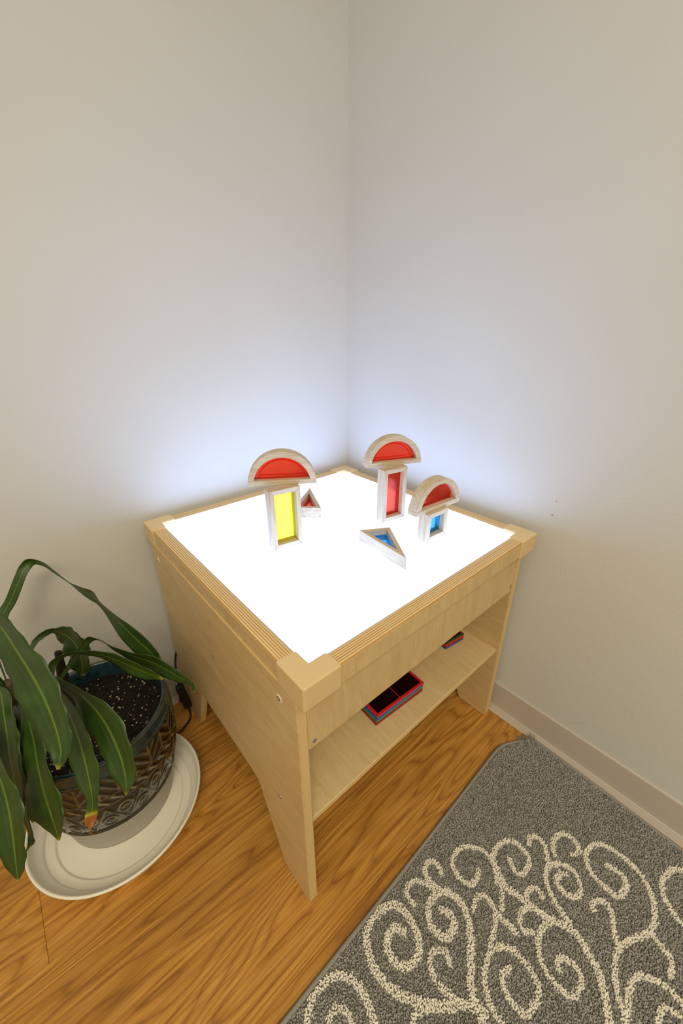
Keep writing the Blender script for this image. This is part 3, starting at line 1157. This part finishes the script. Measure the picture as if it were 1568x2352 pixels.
# ------------------------------------------------------------------ rug
rug = thing('area_rug', 'grey area rug with cream scrollwork beside the wall', 'rug', (.6, 1.1, 0))
RO_ = Vector(rug.location)
edge_pts = [(1.30, .7535), (.80, .7480), (.545, .7450), (.30, .7400), (.135, .7360), (.112, .7375), (.092, .7420), (.060, .7580), (.030, .7780), (.020, .7860), (.0170, .800),
            (.0200, .90), (.0240, 1.02), (.0280, 1.12), (.036, 1.30), (.048, 1.62)]
outer = edge_pts + [(1.30, 1.62)]
v, f = prism([(x - RO_.x, y - RO_.y) for x, y in outer], .0004, .0055, 'z')
mesh_obj('backing', v, f, M['rugbase'], rug)
v, f = tube([Vector((x, y, .0058)) - RO_ for x, y in [tuple(r) for r in catmull(edge_pts, 4)]], .0045, 8)
mesh_obj('binding', v, f, M['binding'], rug, smooth=True)
CURLS = [
    [(0.782, 0.774), (0.761, 0.760), (0.734, 0.757), (0.705, 0.768), (0.690, 0.795), (0.691, 0.821), (0.698, 0.846), (0.709, 0.865)],
    [(0.757, 0.799), (0.742, 0.791), (0.728, 0.798), (0.723, 0.815), (0.729, 0.831)],
    [(0.552, 0.958), (0.564, 0.936), (0.596, 0.908), (0.626, 0.878), (0.647, 0.845), (0.654, 0.815), (0.650, 0.789), (0.637, 0.765), (0.616, 0.755), (0.586, 0.757), (0.563, 0.769), (0.555, 0.795), (0.561, 0.822), (0.576, 0.840), (0.598, 0.843), (0.615, 0.834), (0.621, 0.815), (0.617, 0.799), (0.604, 0.790), (0.587, 0.791), (0.579, 0.806)],
    [(0.566, 0.966), (0.556, 0.946), (0.544, 0.926), (0.517, 0.909), (0.494, 0.894), (0.473, 0.875), (0.463, 0.854), (0.467, 0.830), (0.477, 0.816), (0.500, 0.811), (0.522, 0.818), (0.533, 0.833), (0.533, 0.851), (0.523, 0.864), (0.503, 0.864), (0.493, 0.851), (0.499, 0.835)],
    [(0.473, 0.819), (0.481, 0.800), (0.479, 0.779), (0.467, 0.769), (0.450, 0.773), (0.448, 0.788), (0.453, 0.800)],
    [(0.486, 0.803), (0.493, 0.783), (0.505, 0.770), (0.523, 0.768), (0.534, 0.774), (0.533, 0.793)],
    [(0.380, 0.884), (0.359, 0.863), (0.351, 0.844), (0.361, 0.819), (0.382, 0.801), (0.407, 0.798), (0.424, 0.806), (0.431, 0.827), (0.425, 0.847), (0.411, 0.852), (0.391, 0.847)],
    [(0.411, 0.910), (0.386, 0.896), (0.365, 0.876), (0.347, 0.856), (0.325, 0.850), (0.297, 0.859), (0.285, 0.879), (0.289, 0.901), (0.306, 0.912), (0.331, 0.908), (0.333, 0.892), (0.324, 0.879)],
    [(0.361, 0.873), (0.373, 0.897), (0.368, 0.922), (0.364, 0.946), (0.357, 0.972), (0.344, 1.000), (0.339, 1.021), (0.350, 1.043), (0.360, 1.063), (0.381, 1.080), (0.411, 1.097), (0.430, 1.109)],
    [(0.453, 0.874), (0.437, 0.869), (0.420, 0.874), (0.418, 0.889), (0.424, 0.903), (0.423, 0.919), (0.422, 0.944)],
    [(0.426, 0.907), (0.449, 0.915), (0.475, 0.922)],
    [(0.548, 0.996), (0.541, 0.984), (0.540, 0.964), (0.530, 0.947), (0.513, 0.934), (0.487, 0.927), (0.465, 0.932), (0.450, 0.949), (0.447, 0.971), (0.451, 0.992), (0.462, 1.006), (0.486, 1.008), (0.506, 1.001), (0.509, 0.984), (0.504, 0.966), (0.493, 0.955), (0.475, 0.959)],
    [(0.548, 0.887), (0.542, 0.875), (0.550, 0.863), (0.566, 0.858), (0.579, 0.868), (0.584, 0.888), (0.579, 0.911), (0.567, 0.933), (0.558, 0.952)],
    [(0.339, 1.021), (0.342, 0.999), (0.357, 0.982), (0.382, 0.974), (0.408, 0.979), (0.426, 0.994), (0.431, 1.014), (0.431, 1.031), (0.425, 1.046), (0.403, 1.050), (0.387, 1.044), (0.386, 1.026), (0.393, 1.013), (0.405, 1.012), (0.410, 1.018)],
    [(0.355, 0.931), (0.339, 0.931), (0.330, 0.942), (0.334, 0.953)],
    [(0.353, 0.930), (0.364, 0.938), (0.361, 0.954)],
    [(0.398, 0.964), (0.408, 0.952), (0.400, 0.939), (0.383, 0.937), (0.364, 0.948), (0.357, 0.972)],
    [(0.333, 1.007), (0.327, 0.984), (0.316, 0.962), (0.299, 0.944), (0.276, 0.939), (0.253, 0.953), (0.244, 0.975), (0.255, 0.994), (0.276, 1.000), (0.292, 0.989), (0.293, 0.972), (0.287, 0.961), (0.270, 0.960), (0.261, 0.969)],
    [(0.268, 0.894), (0.253, 0.889), (0.241, 0.898), (0.243, 0.916), (0.261, 0.931), (0.278, 0.940)],
    [(0.243, 0.938), (0.223, 0.927), (0.196, 0.930), (0.185, 0.944), (0.187, 0.961), (0.198, 0.971), (0.216, 0.964)],
    [(0.234, 1.108), (0.201, 1.108), (0.166, 1.093), (0.145, 1.068), (0.139, 1.038), (0.143, 1.010), (0.157, 0.990), (0.186, 0.982), (0.211, 0.993), (0.222, 1.012), (0.223, 1.036), (0.219, 1.053), (0.189, 1.057), (0.175, 1.044), (0.179, 1.027), (0.181, 1.019)],
    [(0.234, 1.108), (0.255, 1.097), (0.280, 1.084), (0.306, 1.077), (0.331, 1.080), (0.357, 1.090), (0.376, 1.104), (0.394, 1.116)],
    [(0.235, 1.112), (0.241, 1.129), (0.248, 1.144), (0.273, 1.148)],
    [(0.279, 1.026), (0.266, 1.022), (0.250, 1.035), (0.256, 1.051), (0.277, 1.061), (0.296, 1.072)],
    [(0.406, 1.120), (0.362, 1.109), (0.339, 1.106), (0.313, 1.112), (0.300, 1.128), (0.294, 1.145), (0.295, 1.167), (0.306, 1.182)],
    [(0.357, 1.149), (0.335, 1.147), (0.320, 1.154), (0.316, 1.167)],
    [(0.073, 1.164), (0.062, 1.146), (0.071, 1.126), (0.091, 1.109), (0.124, 1.103), (0.149, 1.109), (0.165, 1.125), (0.175, 1.146), (0.173, 1.162)],
    [(0.657, 0.890), (0.645, 0.885), (0.631, 0.887), (0.612, 0.899), (0.587, 0.922)],
]


def seg_dist(P, line):
    best = np.full(len(P), 9.0)
    for a, b in zip(line[:-1], line[1:]):
        d = b - a
        t = np.clip(((P - a) @ d) / max(d @ d, 1e-12), 0, 1)
        best = np.minimum(best, np.linalg.norm(P - (a + t[:, None] * d), axis=1))
    return best


def inside(P, poly):
    c = np.zeros(len(P), bool)
    n = len(poly)
    for i in range(n):
        x1, y1 = poly[i]
        x2, y2 = poly[(i + 1) % n]
        m = (y1 > P[:, 1]) != (y2 > P[:, 1])
        xs = (x2 - x1) * (P[:, 1] - y1) / ((y2 - y1) if y2 != y1 else 1e-9) + x1
        c ^= m & (P[:, 0] < xs)
    return c


SP = .0027
gx, gy = np.meshgrid(np.arange(.015, 1.1, SP), np.arange(.735, 1.45, SP * .87))
gx = gx + (np.arange(gx.shape[0]) % 2)[:, None] * SP / 2
P = np.stack([gx.ravel(), gy.ravel()], 1)
P += rng.normal(0, SP * .22, P.shape)
P = P[P[:, 1] < 1.62 - .80 * P[:, 0]]
P = P[inside(P, outer)]
P = P[seg_dist(P, np.array(edge_pts)) > .0045]
lines = [catmull(c, 5) for c in CURLS]
Dm = np.stack([seg_dist(P, l) for l in lines], 1)
near = Dm.argmin(1)
dist = Dm.min(1)
base_w = np.array([.0062 if i in (0, 2, 3, 8) else .0044 for i in range(len(lines))])
width = base_w[near] + rng.normal(0, .0006, len(P))
is_c = dist < width


def tufts(name, Q, mat, hlo, hhi, rad, parent, stuff=False):
    n = len(Q)
    h = rng.uniform(hlo, hhi, n)
    lean = rng.normal(0, .0011, (n, 2))
    a0 = rng.uniform(0, PI / 2, n)
    V = np.zeros((n, 9, 3))
    for k in range(4):
        a = a0 + k * PI / 2
        V[:, k, 0], V[:, k, 1], V[:, k, 2] = Q[:, 0] + np.cos(a) * rad * .8, Q[:, 1] + np.sin(a) * rad * .8, .005
        rr = rad * rng.uniform(.75, 1.15, n)
        V[:, 4 + k, 0] = Q[:, 0] + lean[:, 0] * .8 + np.cos(a + .4) * rr
        V[:, 4 + k, 1] = Q[:, 1] + lean[:, 1] * .8 + np.sin(a + .4) * rr
        V[:, 4 + k, 2] = .005 + h * .72
    V[:, 8, 0], V[:, 8, 1], V[:, 8, 2] = Q[:, 0] + lean[:, 0], Q[:, 1] + lean[:, 1], .005 + h
    V -= np.array(RO_)
    tri = []
    for k in range(4):
        j = (k + 1) % 4
        tri += [(k, j, 4 + j), (k, 4 + j, 4 + k), (4 + k, 4 + j, 8)]
    F = (np.arange(n)[:, None, None] * 9 + np.array(tri)[None]).reshape(-1, 3)
    o = link(name, grid_mesh(name, V.reshape(-1, 3), F), mat, parent)
    if stuff:
        o['kind'] = 'stuff'
    return o


tufts('pile', P[~is_c], M['pile'], .0045, .0070, .00165, rug, True)
for i in range(len(lines)):
    sel = is_c & (near == i)
    if sel.sum() > 3:
        tufts('scroll_pile', P[sel], M['creampile'], .0070, .0095, .0017, rug, True)
# frayed threads where the corner meets the wall
V, F = [], []
for i in range(70):
    c = Vector((random.uniform(.017, .05), 0, .006))
    c.y = .786 - (c.x - .02) * .75 + random.uniform(-.006, .006)
    d = Vector((random.uniform(-.010, .012), random.uniform(-.016, .004), random.uniform(.002, .014)))
    V, F = join((V, F), tube([c - RO_, c + d * .6 + Vector((0, 0, .003)) - RO_, c + d - RO_], [.0008, .0007, .0003], 4))
o = mesh_obj('frayed_threads', V, F, M['binding'], rug)
o['kind'] = 'stuff'
